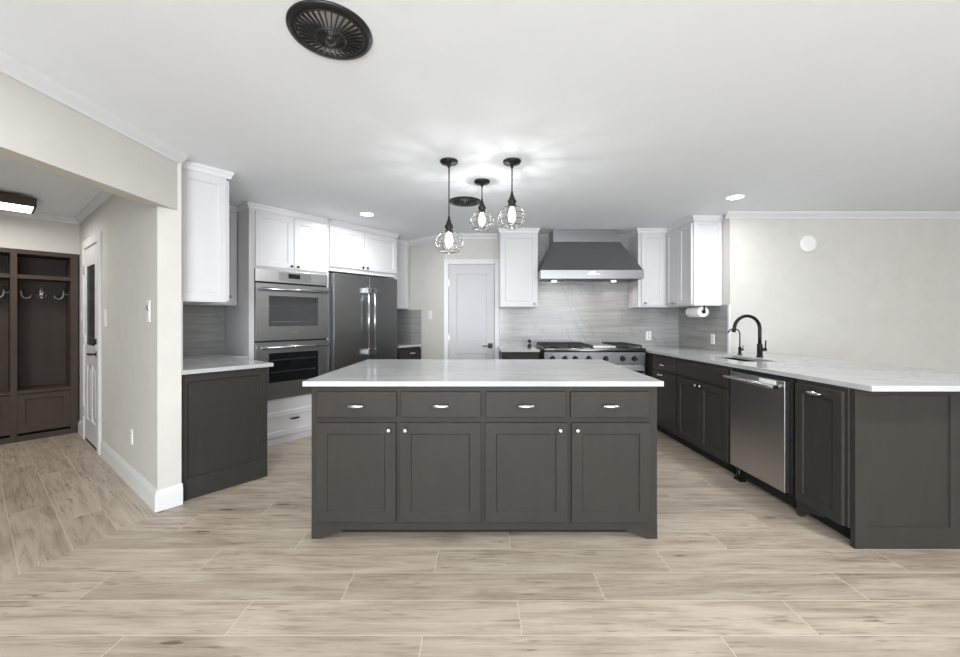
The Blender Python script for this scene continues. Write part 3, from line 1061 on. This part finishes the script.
# hood
HX = 1.330
hdm = thing('range_hood', 'flared stainless range hood hung on the tiled wall above the range', 'hood', (HX, BACK_Y - 0.013, 0))
DY = BACK_Y - 0.013
f0, fb = 4.64 - DY, 0.0
t0 = 4.90 - DY
MB().hull([(-0.607, f0, 1.843), (0.607, f0, 1.843), (0.607, fb, 1.843), (-0.607, fb, 1.843)],
          [(-0.42, t0, 2.232), (0.42, t0, 2.232), (0.42, fb, 2.232), (-0.42, fb, 2.232)]).build('canopy', 'steel_d', hdm, 0.002)
bd = MB()
bd.box(-0.610, 0.610, f0 - 0.003, f0 + 0.02, 1.745, 1.845).box(-0.610, -0.590, f0 + 0.02, fb, 1.745, 1.845).box(0.590, 0.610, f0 + 0.02, fb, 1.745, 1.845)
bd.box(-0.59, 0.59, fb - 0.02, fb, 1.745, 1.845)
band = bd.build('band', 'steel_d', hdm)
MB().box(-0.035, 0.035, f0 - 0.006, f0 - 0.002, 1.80, 1.83).box(-0.06, 0.09, f0 - 0.005, f0 - 0.002, 1.793, 1.801).build('badge', 'steel_h', band)
MB().box(-0.415, 0.415, t0 + 0.003, fb, 2.23, CEIL - 0.001).build('chimney', 'steel_d', hdm, 0.002)
bf = MB()
for i in range(24):
    x = -0.575 + 1.15 * i / 23
    bf.box(x - 0.014, x + 0.014, f0 + 0.03, fb - 0.03, 1.752, 1.765)
bf.box(-0.59, 0.59, f0 + 0.02, fb - 0.02, 1.775, 1.785)
bf.build('baffle', 'steel_d', hdm)
for x in (-0.38, 0.38):
    MB().lathe([(0.03, 0), (0.03, 0.006)], (x, -0.17, 1.744), 'z', 16).build('hood_lamp', 'lens', hdm)
for x in (-0.38, 0.0, 0.38):
    area_light('hood_lamp_light', (HX + x, DY - 0.17, 1.738), (rad(-12), 0, 0), 0.06, 0.06, 0.5, (1.0, 0.93, 0.82), 150, 'DISK')

# right corner wall cabinets
wr = thing('wall_cabinet', 'white wall cabinet right of the hood, narrow single door', 'cabinet', (1.965, 4.87, 0))
MB().box(0.0, 0.665, 0.0, 0.318, 1.412, 2.335).build('body', 'white', wr, 0.0015)
door_front(wr, 0.035, 0.312, 1.43, 2.322, 0.0, 'white', ('knob', 0.075, 1.462), hmat='steel_d', rail=0.055)
cab_crown(wr, [(0.0, 0.31), (0.0, 0.0), (0.40, 0.0)])
ws = thing('wall_cabinet', 'white wall cabinet with panelled end above the paper towel roll', 'cabinet', (2.33, 4.27, 0), -PI / 2)
# local x runs towards the camera (0 at the near end), y to the wall
MB().box(-0.60, -0.018, 0.0, 0.305, 1.412, 2.335).build('body', 'white', ws, 0.0015)
ep = MB().shaker(0.0, 0.305, 1.412, 2.335, 0.0, t=0.018, rl=0.04)
bmesh.ops.rotate(ep.bm, verts=ep.bm.verts[:], cent=(0, 0, 0), matrix=Matrix.Rotation(PI / 2, 3, 'Z'))
bmesh.ops.translate(ep.bm, verts=ep.bm.verts[:], vec=(-0.018, 0, 0))
ep.build('end_panel', 'white', ws, 0.0018)
door_front(ws, -0.585, -0.290, 1.425, 2.322, 0.0, 'white', ('pull', -0.40, 1.452), hmat='steel_d', rail=0.05)
door_front(ws, -0.286, -0.022, 1.425, 2.322, 0.0, 'white', None, rail=0.05)
cab_crown(ws, [(-0.60, 0.0), (0.0, 0.0), (0.0, 0.30)])

# paper towel holder and roll
ph = thing('towel_holder', 'black under-cabinet bar holding the paper towel roll', 'holder', (2.455, 4.44, 0), 0)
h = MB().cyl((0, -0.15, 1.345), (0, 0.15, 1.345), 0.006, None, 10)
h.build('rod', 'black', ph)
for y in (-0.15, 0.15):
    MB().box(-0.008, 0.008, y - 0.004, y + 0.004, 1.335, 1.412).build('bracket', 'black', ph)
MB().lathe([(0.019, 0), (0.019, 0.006)], (0, -0.141, 1.345), 'y', 16).build('end_cap', 'black', ph)
r_ = MB()
seg = 32
for i in range(seg):
    pass
prof = [(0.0205, -0.135), (0.058, -0.135), (0.060, -0.130), (0.060, 0.130), (0.058, 0.135), (0.0205, 0.135)]
rings = []
for rr_, hh in prof:
    rings.append([r_.v(rr_ * math.cos(2 * PI * j / seg), hh, rr_ * math.sin(2 * PI * j / seg)) for j in range(seg)])
for i in range(len(rings)):
    a, b2 = rings[i], rings[(i + 1) % len(rings)]
    for j in range(seg):
        k2 = (j + 1) % seg
        r_.face([a[j], a[k2], b2[k2], b2[j]], True)
tr = r_.build('paper_towel_roll', 'paper', None, 0, 2, (2.455, 4.44, 1.345))
tag(tr, 'white paper towel roll hanging under the corner wall cabinet', 'paper towel')

# ------------------------------------------------------------------ right base run
RR = rad(-87.71)
RO = Vector((2.05, 2.155))
REX = Vector((math.cos(RR), math.sin(RR)))


def run(xl):
    q = RO + REX * xl
    return (q.x, q.y, 0)


cf = thing('corner_cabinet', 'charcoal corner cabinet right of the range', 'cabinet', run(-2.27), RR)
MB().box(-0.33, -0.002, 0.0, 0.03, 0.10, 0.882).build('filler', 'grey', cf, 0.002)
MB().box(-0.33, 0.0, 0.07, 0.10, 0.0, 0.10).build('toe_kick', 'kick', cf)
db = thing('base_cabinet', 'charcoal drawer-over-door base cabinet between range corner and sink', 'cabinet', run(-2.27), RR)
MB().box(0.0, 0.503, 0.0, 0.58, 0.10, 0.882).build('body', 'grey', db, 0.002)
MB().box(0.0, 0.503, 0.07, 0.56, 0.0, 0.10).build('toe_kick', 'kick', db)
drawer_front(db, 0.02, 0.485, 0.715, 0.858, 0, 'grey', ('pull', 0.26, 0.775))
door_front(db, 0.02, 0.485, 0.104, 0.695, 0, 'grey', ('pull', 0.22, 0.668))
sb = thing('sink_cabinet', 'charcoal sink base cabinet with two doors under the faucet', 'cabinet', run(-1.765), RR)
b = MB().box(0.0, 0.02, 0.0, 0.58, 0.10, 0.882).box(0.758, 0.778, 0.0, 0.58, 0.10, 0.882).box(0.02, 0.758, 0.0, 0.58, 0.10, 0.12).box(0.02, 0.758, 0.56, 0.58, 0.12, 0.882).box(0.02, 0.758, 0.0, 0.02, 0.12, 0.882)
b.build('body', 'grey', sb, 0.0)
MB().box(0.0, 0.778, 0.07, 0.56, 0.0, 0.10).build('toe_kick', 'kick', sb)
MB().box(0.012, 0.766, -0.02, 0.0, 0.715, 0.858).build('false_front', 'grey', sb, 0.005)
door_front(sb, 0.012, 0.386, 0.104, 0.695, 0, 'grey', ('knob', 0.352, 0.663))
door_front(sb, 0.392, 0.766, 0.104, 0.695, 0, 'grey', ('knob', 0.420, 0.663))

dw = thing('dishwasher', 'stainless dishwasher with bar handle in the peninsula', 'dishwasher', run(-0.985), RR)
MB().box(0.004, 0.582, 0.012, 0.56, 0.105, 0.872).build('body', 'kick', dw)
d = MB().box(0.020, 0.550, -0.022, 0.012, 0.115, 0.850).build('door', 'steel', dw, 0.004)
MB().box(0.33, 0.48, -0.0245, -0.0215, 0.80, 0.845).build('control_strip', 'plastic', d, 0.001)  # white colour stands in for the bright reflection on the controls
h = MB().cyl((0.015, -0.065, 0.81), (0.522, -0.065, 0.81), 0.015, None, 14)
for x in (0.05, 0.49):
    h.cyl((x, -0.022, 0.81), (x, -0.065, 0.81), 0.010)
h.build('handle', 'steel_h', d)
MB().cyl((0.523, -0.065, 0.81), (0.536, -0.065, 0.81), 0.0155).build('handle_cap', 'black', d)
MB().box(0.03, 0.55, 0.05, 0.5, 0.02, 0.105).build('toe_kick', 'kick', dw)
MB().cyl((0.05, 0.03, 0.0), (0.05, 0.03, 0.105), 0.018).box(0.03, 0.10, 0.0, 0.05, 0.0, 0.02).build('foot', 'black', dw)
MB().cyl((0.53, 0.40, 0.0), (0.53, 0.40, 0.105), 0.018).build('foot', 'black', dw)

# peninsula end cabinet: local x towards the camera, y to the right
pe = thing('peninsula_cabinet', 'charcoal peninsula end cabinet with one tall door and framed end panel', 'cabinet', (2.052, 2.155, 0), -PI / 2)
MB().box(-0.386, -0.03, 0.0, 0.60, 0.10, 0.882).build('body', 'grey', pe, 0.002)
MB().box(-0.386, -0.03, 0.075, 0.58, 0.0, 0.10).build('toe_kick', 'kick', pe)
door_front(pe, -0.375, -0.048, 0.104, 0.856, 0.0, 'grey', ('pull', -0.215, 0.818))
MB().prism_y([(-0.386, 0.0), (-0.355, 0.0), (-0.30, 0.055), (-0.20, 0.075), (-0.20, 0.10), (-0.386, 0.10)], 0.0, 0.02).build('foot', 'grey', pe)
ep = MB().shaker(0.012, 0.60, 0.0, 0.882, 0.0, t=0.03, rl=0.060, rr=0.062, rt=0.034, rb=0.117, rec=0.014)
bmesh.ops.rotate(ep.bm, verts=ep.bm.verts[:], cent=(0, 0, 0), matrix=Matrix.Rotation(PI / 2, 3, 'Z'))
bmesh.ops.translate(ep.bm, verts=ep.bm.verts[:], vec=(-0.030, 0, 0))
ep.build('end_panel', 'grey', pe, 0.002)
MB().box(-0.03, 0.0, 0.605, 0.66, 0.0, 0.882).box(-1.9, -0.03, 0.605, 0.66, 0.0, 0.882).build('bar_panel', 'grey', pe, 0.002)

# the long countertop with the sink cut-out
SKX0, SKX1, SKY0, SKY1 = 2.20, 2.50, 3.26, 3.88
outer = [(2.070, 2.07), (3.26, 2.07), (3.05, RWALL_Y - 0.004), (SIDE_X - 0.014, RWALL_Y - 0.004), (SIDE_X - 0.014, BACK_Y - 0.014), (1.922, BACK_Y - 0.014), (1.922, 4.50)]
hole = [(SKX0, SKY0), (SKX1, SKY0), (SKX1, SKY1), (SKX0, SKY1)]
c = MB().plate_hole(outer, hole, 0.882, 0.912, ((0, 0), (4, 2))).build('countertop', 'quartz', None, 0.003)
tag(c, 'long white quartz peninsula top running from the range past the sink', 'countertop')
sk = thing('sink', 'black undermount sink sunk in the peninsula top', 'sink', (0, 0, 0))
b = MB()
x0, x1, y0, y1 = SKX0 - 0.006, SKX1 + 0.006, SKY0 - 0.006, SKY1 + 0.006
w = 0.006
b.box(x0 - w, x1 + w, y0 - w, y1 + w, 0.665, 0.672)
b.box(x0 - w, x0, y0 - w, y1 + w, 0.672, 0.881).box(x1, x1 + w, y0 - w, y1 + w, 0.672, 0.881).box(x0, x1, y0 - w, y0, 0.672, 0.881).box(x0, x1, y1, y1 + w, 0.672, 0.881)
b.build('basin', 'kick', sk)
MB().lathe([(0.045, 0), (0.045, 0.003), (0.03, 0.004)], ((x0 + x1) / 2, (y0 + y1) / 2, 0.672), 'z', 20).build('drain', 'steel_h', sk)

# faucets
fa = thing('kitchen_faucet', 'tall black gooseneck faucet with side lever behind the sink', 'faucet', (2.605, 3.65, 0.912))
MB().lathe([(0.030, 0), (0.030, 0.006), (0.023, 0.010), (0.023, 0.115), (0.019, 0.122)], (0, 0, 0), 'z', 20).build('faucet_base', 'bronze', fa)
R_ = 0.118
pts = [(0, 0, 0.11), (0, 0, 0.19), (0, 0, 0.264)]
for i in range(1, 17):
    a = PI * 0.97 * i / 16
    pts.append((-R_ + R_ * math.cos(a), 0, 0.264 + R_ * math.sin(a)))
e = Vector(pts[-1]) - Vector(pts[-2])
e.normalize()
pts.append(tuple(Vector(pts[-1]) + e * 0.012))
MB().tube(pts, 0.0150, 14).build('spout', 'bronze', fa)
p0 = Vector(pts[-1])
MB().cyl(p0, p0 + e * 0.032, 0.017, 0.0175).build('spray_head', 'bronze', fa)
l = MB().cyl((0.018, 0, 0.07), (0.058, 0, 0.07), 0.016).tube([(0.05, 0, 0.07), (0.054, 0, 0.11), (0.056, 0, 0.155)], [0.007, 0.0065, 0.006], 10)
l.build('lever', 'bronze', fa)
wf = thing('water_tap', 'slim black filtered-water tap beside the tall faucet', 'faucet', (2.585, 3.90, 0.912))
MB().lathe([(0.024, 0), (0.022, 0.006), (0.014, 0.009), (0.014, 0.075), (0.010, 0.080)], (0, 0, 0), 'z', 16).build('faucet_base', 'bronze', wf)
pts = [(0, 0, 0.075), (0, 0, 0.16), (0, 0, 0.20)]
for i in range(1, 13):
    a = PI * 0.82 * i / 12
    pts.append((-0.058 + 0.058 * math.cos(a), 0, 0.20 + 0.058 * math.sin(a)))
e = (Vector(pts[-1]) - Vector(pts[-2])).normalized()
pts.append(tuple(Vector(pts[-1]) + e * 0.02))
MB().tube(pts, 0.006, 10).build('spout', 'bronze', wf)
MB().cyl((0.010, 0, 0.05), (0.034, 0, 0.05), 0.010).tube([(0.030, 0, 0.05), (0.030, -0.002, 0.075), (0.028, -0.004, 0.092)], 0.004, 8).build('lever', 'bronze', wf)

# ------------------------------------------------------------------ pendants
cage_prof = [(0.030, 0.0), (0.055, -0.012), (0.080, -0.040), (0.098, -0.075), (0.100, -0.100), (0.088, -0.128), (0.060, -0.148), (0.022, -0.156)]


def smooth_prof(pr, n=4):
    out = []
    P = [pr[0]] + pr + [pr[-1]]
    for i in range(1, len(P) - 2):
        a, b_, c_, d_ = P[i - 1], P[i], P[i + 1], P[i + 2]
        for k in range(n):
            t = k / n
            out.append(tuple(0.5 * ((2 * b_[j]) + (-a[j] + c_[j]) * t + (2 * a[j] - 5 * b_[j] + 4 * c_[j] - d_[j]) * t * t + (-a[j] + 3 * b_[j] - 3 * c_[j] + d_[j]) * t ** 3) for j in (0, 1)))
    out.append(pr[-1])
    return out


CP_ = smooth_prof(cage_prof)


def pendant_parts(root, zt):
    """zt: height of the top of the cage"""
    MB().lathe([(0.064, 0.0), (0.064, -0.008), (0.058, -0.016), (0.025, -0.022), (0.012, -0.034), (0.008, -0.048)], (0, 0, CEIL - 0.0005), 'z', 28).build('canopy', 'black', root)
    MB().cyl((0, 0, CEIL - 0.04), (0, 0, zt + 0.085), 0.0045, None, 10).build('stem', 'black', root)
    MB().lathe([(0.007, 0.105), (0.010, 0.085), (0.018, 0.060), (0.027, 0.042), (0.032, 0.034), (0.032, 0.026), (0.027, 0.022), (0.026, 0.004), (0.029, 0.0), (0.029, -0.008), (0.018, -0.010)], (0, 0, zt), 'z', 24).build('socket', 'black', root)
    g = MB()
    nv = 10
    for i in range(nv):
        a = 2 * PI * (i + 0.5) / nv
        g.tube([(r * math.cos(a), r * math.sin(a), zt + h) for r, h in CP_], 0.0021, 6)
    for r, h in ((0.064, -0.020), (0.0935, -0.062), (0.099, -0.105), (0.072, -0.141), (0.022, -0.156)):
        g.tube([(r * math.cos(2 * PI * j / 28), r * math.sin(2 * PI * j / 28), zt + h) for j in range(28)], 0.0021, 6, True)
    g.build('cage', 'wire', root)
    MB().lathe([(0.012, -0.008), (0.016, -0.020), (0.024, -0.042), (0.028, -0.066), (0.026, -0.090), (0.016, -0.110), (0.005, -0.116)], (0, 0, zt), 'z', 14).build('bulb', 'bulb', root)
    d = bpy.data.lights.new('bulb_light', 'POINT')
    d.energy = PENDANT_POWER
    d.shadow_soft_size = 0.009
    d.color = (1.0, 0.985, 0.965)
    lo_ = bpy.data.objects.new('bulb_light', d)
    COL.objects.link(lo_)
    lo_.parent = root
    lo_.location = (0, 0, zt - 0.078)


for (x, y, zc, lab) in ((-0.2206, 2.789, 1.807, 'black caged pendant light hung lowest over the island'),
                        (0.016, 3.193, 2.056, 'black caged pendant light on the shortest stem, over the island'),
                        (0.2277, 2.789, 1.985, 'black caged pendant light over the island in front of the white wall cabinet')):
    r0 = thing('pendant_light', lab, 'pendant light', (x, y, 0), 0.2, 'caged pendants over the island')
    pendant_parts(r0, zc + 0.085)


# ------------------------------------------------------------------ ceiling vents
def vent(x, y, R, lab, rz=0.0):
    r0 = thing('ceiling_vent', lab, 'vent', (x, y, CEIL), rz, 'round ceiling vents')
    MB().lathe([(R, 0.0), (R, -0.005), (R * 0.985, -0.009), (R * 0.82, -0.012), (R * 0.80, -0.010), (R * 0.80, -0.002)], (0, 0, 0), 'z', 48, True, True).build('flange', 'vent', r0)
    MB().lathe([(R * 0.81, -0.0015), (R * 0.81, -0.004)], (0, 0, 0), 'z', 40).build('duct', 'vent_in', r0)
    fins = MB()
    for ring, (ra, rb, za, zb, n) in enumerate(((0.36, 0.80, -0.028, -0.012, 32), (0.14, 0.34, -0.036, -0.030, 24))):
        for i in range(n):
            a = 2 * PI * (i + 0.3 * ring) / n
            wa = 0.0024 if ring == 0 else 0.0018
            c_, s_ = math.cos(a), math.sin(a)
            tx, ty = -s_, c_
            P = []
            for rr2, zz in ((ra * R, za), (rb * R, zb)):
                P.append([(c_ * rr2 + tx * wa * k, s_ * rr2 + ty * wa * k, zz + dz) for k, dz in ((-1, 0.0), (1, 0.0), (1, 0.010), (-1, 0.010))])
            fins.hull(P[0], P[1])
    for rr2, zz in ((0.35, -0.031), (0.14, -0.036), (0.79, -0.013)):
        fins.tube([(rr2 * R * math.cos(2 * PI * j / 40), rr2 * R * math.sin(2 * PI * j / 40), zz + 0.004) for j in range(40)], 0.0045, 6, True)
    fins.build('fins', 'fin', r0)
    MB().lathe([(R * 0.13, -0.028), (R * 0.13, -0.038), (R * 0.05, -0.044)], (0, 0, 0), 'z', 20).build('hub', 'vent', r0)


vent(-0.585, 1.535, 0.158, 'large black round ceiling vent with radial fins nearest the viewpoint')
vent(-0.143, 3.745, 0.153, 'black round ceiling vent seen beside the pendant stems', 0.4)

# ------------------------------------------------------------------ recessed lights and added unseen lamps
for i, (x, y) in enumerate(DOWN):
    if i < 2:
        lab = ('recessed ceiling light above the sink and peninsula', 'recessed ceiling light in front of the refrigerator')[i]
        r0 = thing('recessed_light', lab, 'ceiling light', (x, y, CEIL), 0, 'recessed ceiling lights')
        MB().lathe([(0.066, -0.001), (0.085, -0.0015), (0.085, -0.005), (0.078, -0.008), (0.068, -0.006)], (0, 0, 0), 'z', 32, True, True).build('trim_ring', 'plastic', r0)
        MB().lathe([(0.067, -0.001), (0.067, -0.005)], (0, 0, 0), 'z', 32).build('lens', 'lens', r0)
    area_light('recessed_and_added_lamp', (x, y, CEIL - 0.010), (0, 0, 0), 0.12, 0.12, DOWN_POWER * (0.5, 0.65, 1.1, 0.7, 1.35, 1.3, 1.1)[i], (0.96, 0.985, 1.0), 172, 'DISK')

# hall ceiling fixture
hf = thing('ceiling_fixture', 'dark framed rectangular light on the hall ceiling', 'ceiling light', PQ(0.30, 5.36), PHI)
f = MB()
x0, x1, y0, y1 = -1.20, 0.0, 0.0, 0.38
f.box(x0, x1, y0, y0 + 0.02, CEIL - 0.11, CEIL - 0.03).box(x0, x1, y1 - 0.02, y1, CEIL - 0.11, CEIL - 0.03).box(x1 - 0.02, x1, y0 + 0.02, y1 - 0.02, CEIL - 0.11, CEIL - 0.03).box(x0, x0 + 0.02, y0 + 0.02, y1 - 0.02, CEIL - 0.11, CEIL - 0.03)
f.box(x0 + 0.02, x1 - 0.02, y0 + 0.02, y1 - 0.02, CEIL - 0.045, CEIL - 0.03)
f.box(x0 + 0.08, x1 - 0.10, y0 + 0.08, y1 - 0.08, CEIL - 0.03, CEIL - 0.0005)
f.build('frame', 'locker', hf, 0.002)
MB().box(x0 + 0.02, x1 - 0.02, y0 + 0.02, y1 - 0.02, CEIL - 0.108, CEIL - 0.09).build('diffuser', 'tube', hf)

# round detector on the right wall
dt = thing('smoke_detector', 'round white detector high on the wall behind the peninsula', 'detector', (3.453, RWALL_Y, 2.058))
MB().lathe([(0.088, 0), (0.088, 0.018), (0.080, 0.026)], (0, 0, 0), 'y', 36).build('base', 'plastic', dt)
MB().lathe([(0.072, 0.025), (0.070, 0.029), (0.064, 0.031)], (0, 0, 0), 'y', 36, False).build('cover', 'plastic', dt)


# ------------------------------------------------------------------ outlets and switches (local y points into the wall)
def plate(name, lab, cat, loc, rz, kind, w=0.072, h=0.115):
    r0 = thing(name, lab, cat, loc, rz)
    MB().box(-w / 2, w / 2, -0.006, 0, -h / 2, h / 2).build('plate', 'plastic', r0, 0.002)
    if kind == 'outlet':
        for z in (-0.024, 0.024):
            s_ = MB().box(-0.017, 0.017, -0.0085, -0.005, z - 0.015, z + 0.015).build('socket', 'trim', r0, 0.002)
            MB().box(-0.008, -0.005, -0.0092, -0.0083, z - 0.004, z + 0.007).box(0.005, 0.008, -0.0092, -0.0083, z - 0.004, z + 0.007).build('slot', 'black', s_)
    elif kind == 'switch':
        MB().box(-0.016, 0.016, -0.010, -0.005, -0.033, 0.033).build('rocker', 'trim', r0, 0.002)
    else:
        MB().box(-0.020, 0.020, -0.010, -0.005, -0.040, -0.004).build('keypad', 'vent_in', r0, 0.002)
        MB().box(-0.020, 0.020, -0.010, -0.005, 0.004, 0.040).build('screen', 'steel_d', r0, 0.002)


def on_hall(t, z):
    q = hall(t)
    return (q[0], q[1], z)


plate('wall_outlet', 'white outlet low on the hall wall', 'outlet', on_hall(0.665, 0.37), HR, 'outlet')
plate('wall_switch', 'white and grey control plate on the hall wall near its end', 'switch', on_hall(0.20, 1.32), HR, 'keypad', 0.075, 0.15)
plate('wall_switch', 'white switch plate on the hall wall beside the glass door', 'switch', on_hall(1.60, 1.275), HR, 'switch', 0.08, 0.16)
plate('wall_switch', 'white switch plate between the locker and the hall door', 'switch', on_hall(2.80, 1.30), HR, 'switch')
pl = PQ(0.90, 4.678)
plate('wall_outlet', 'white outlet in the tile left of the ovens', 'outlet', (*PQ(0.995, 4.677)[:2], 1.04), PHI, 'outlet')
plate('wall_outlet', 'white outlet in the tile right of the range', 'outlet', (2.232, BACK_Y - 0.012, 1.045), 0, 'outlet')
plate('wall_outlet', 'white outlet in the tile under the paper towel roll', 'outlet', (SIDE_X - 0.012, 4.42, 1.04), -PI / 2, 'outlet')
plate('wall_switch', 'white switch plate on the angled wall left of the pantry door', 'switch', (*angle(0.29), 1.32), math.atan2(-0.669, 0.743), 'switch')
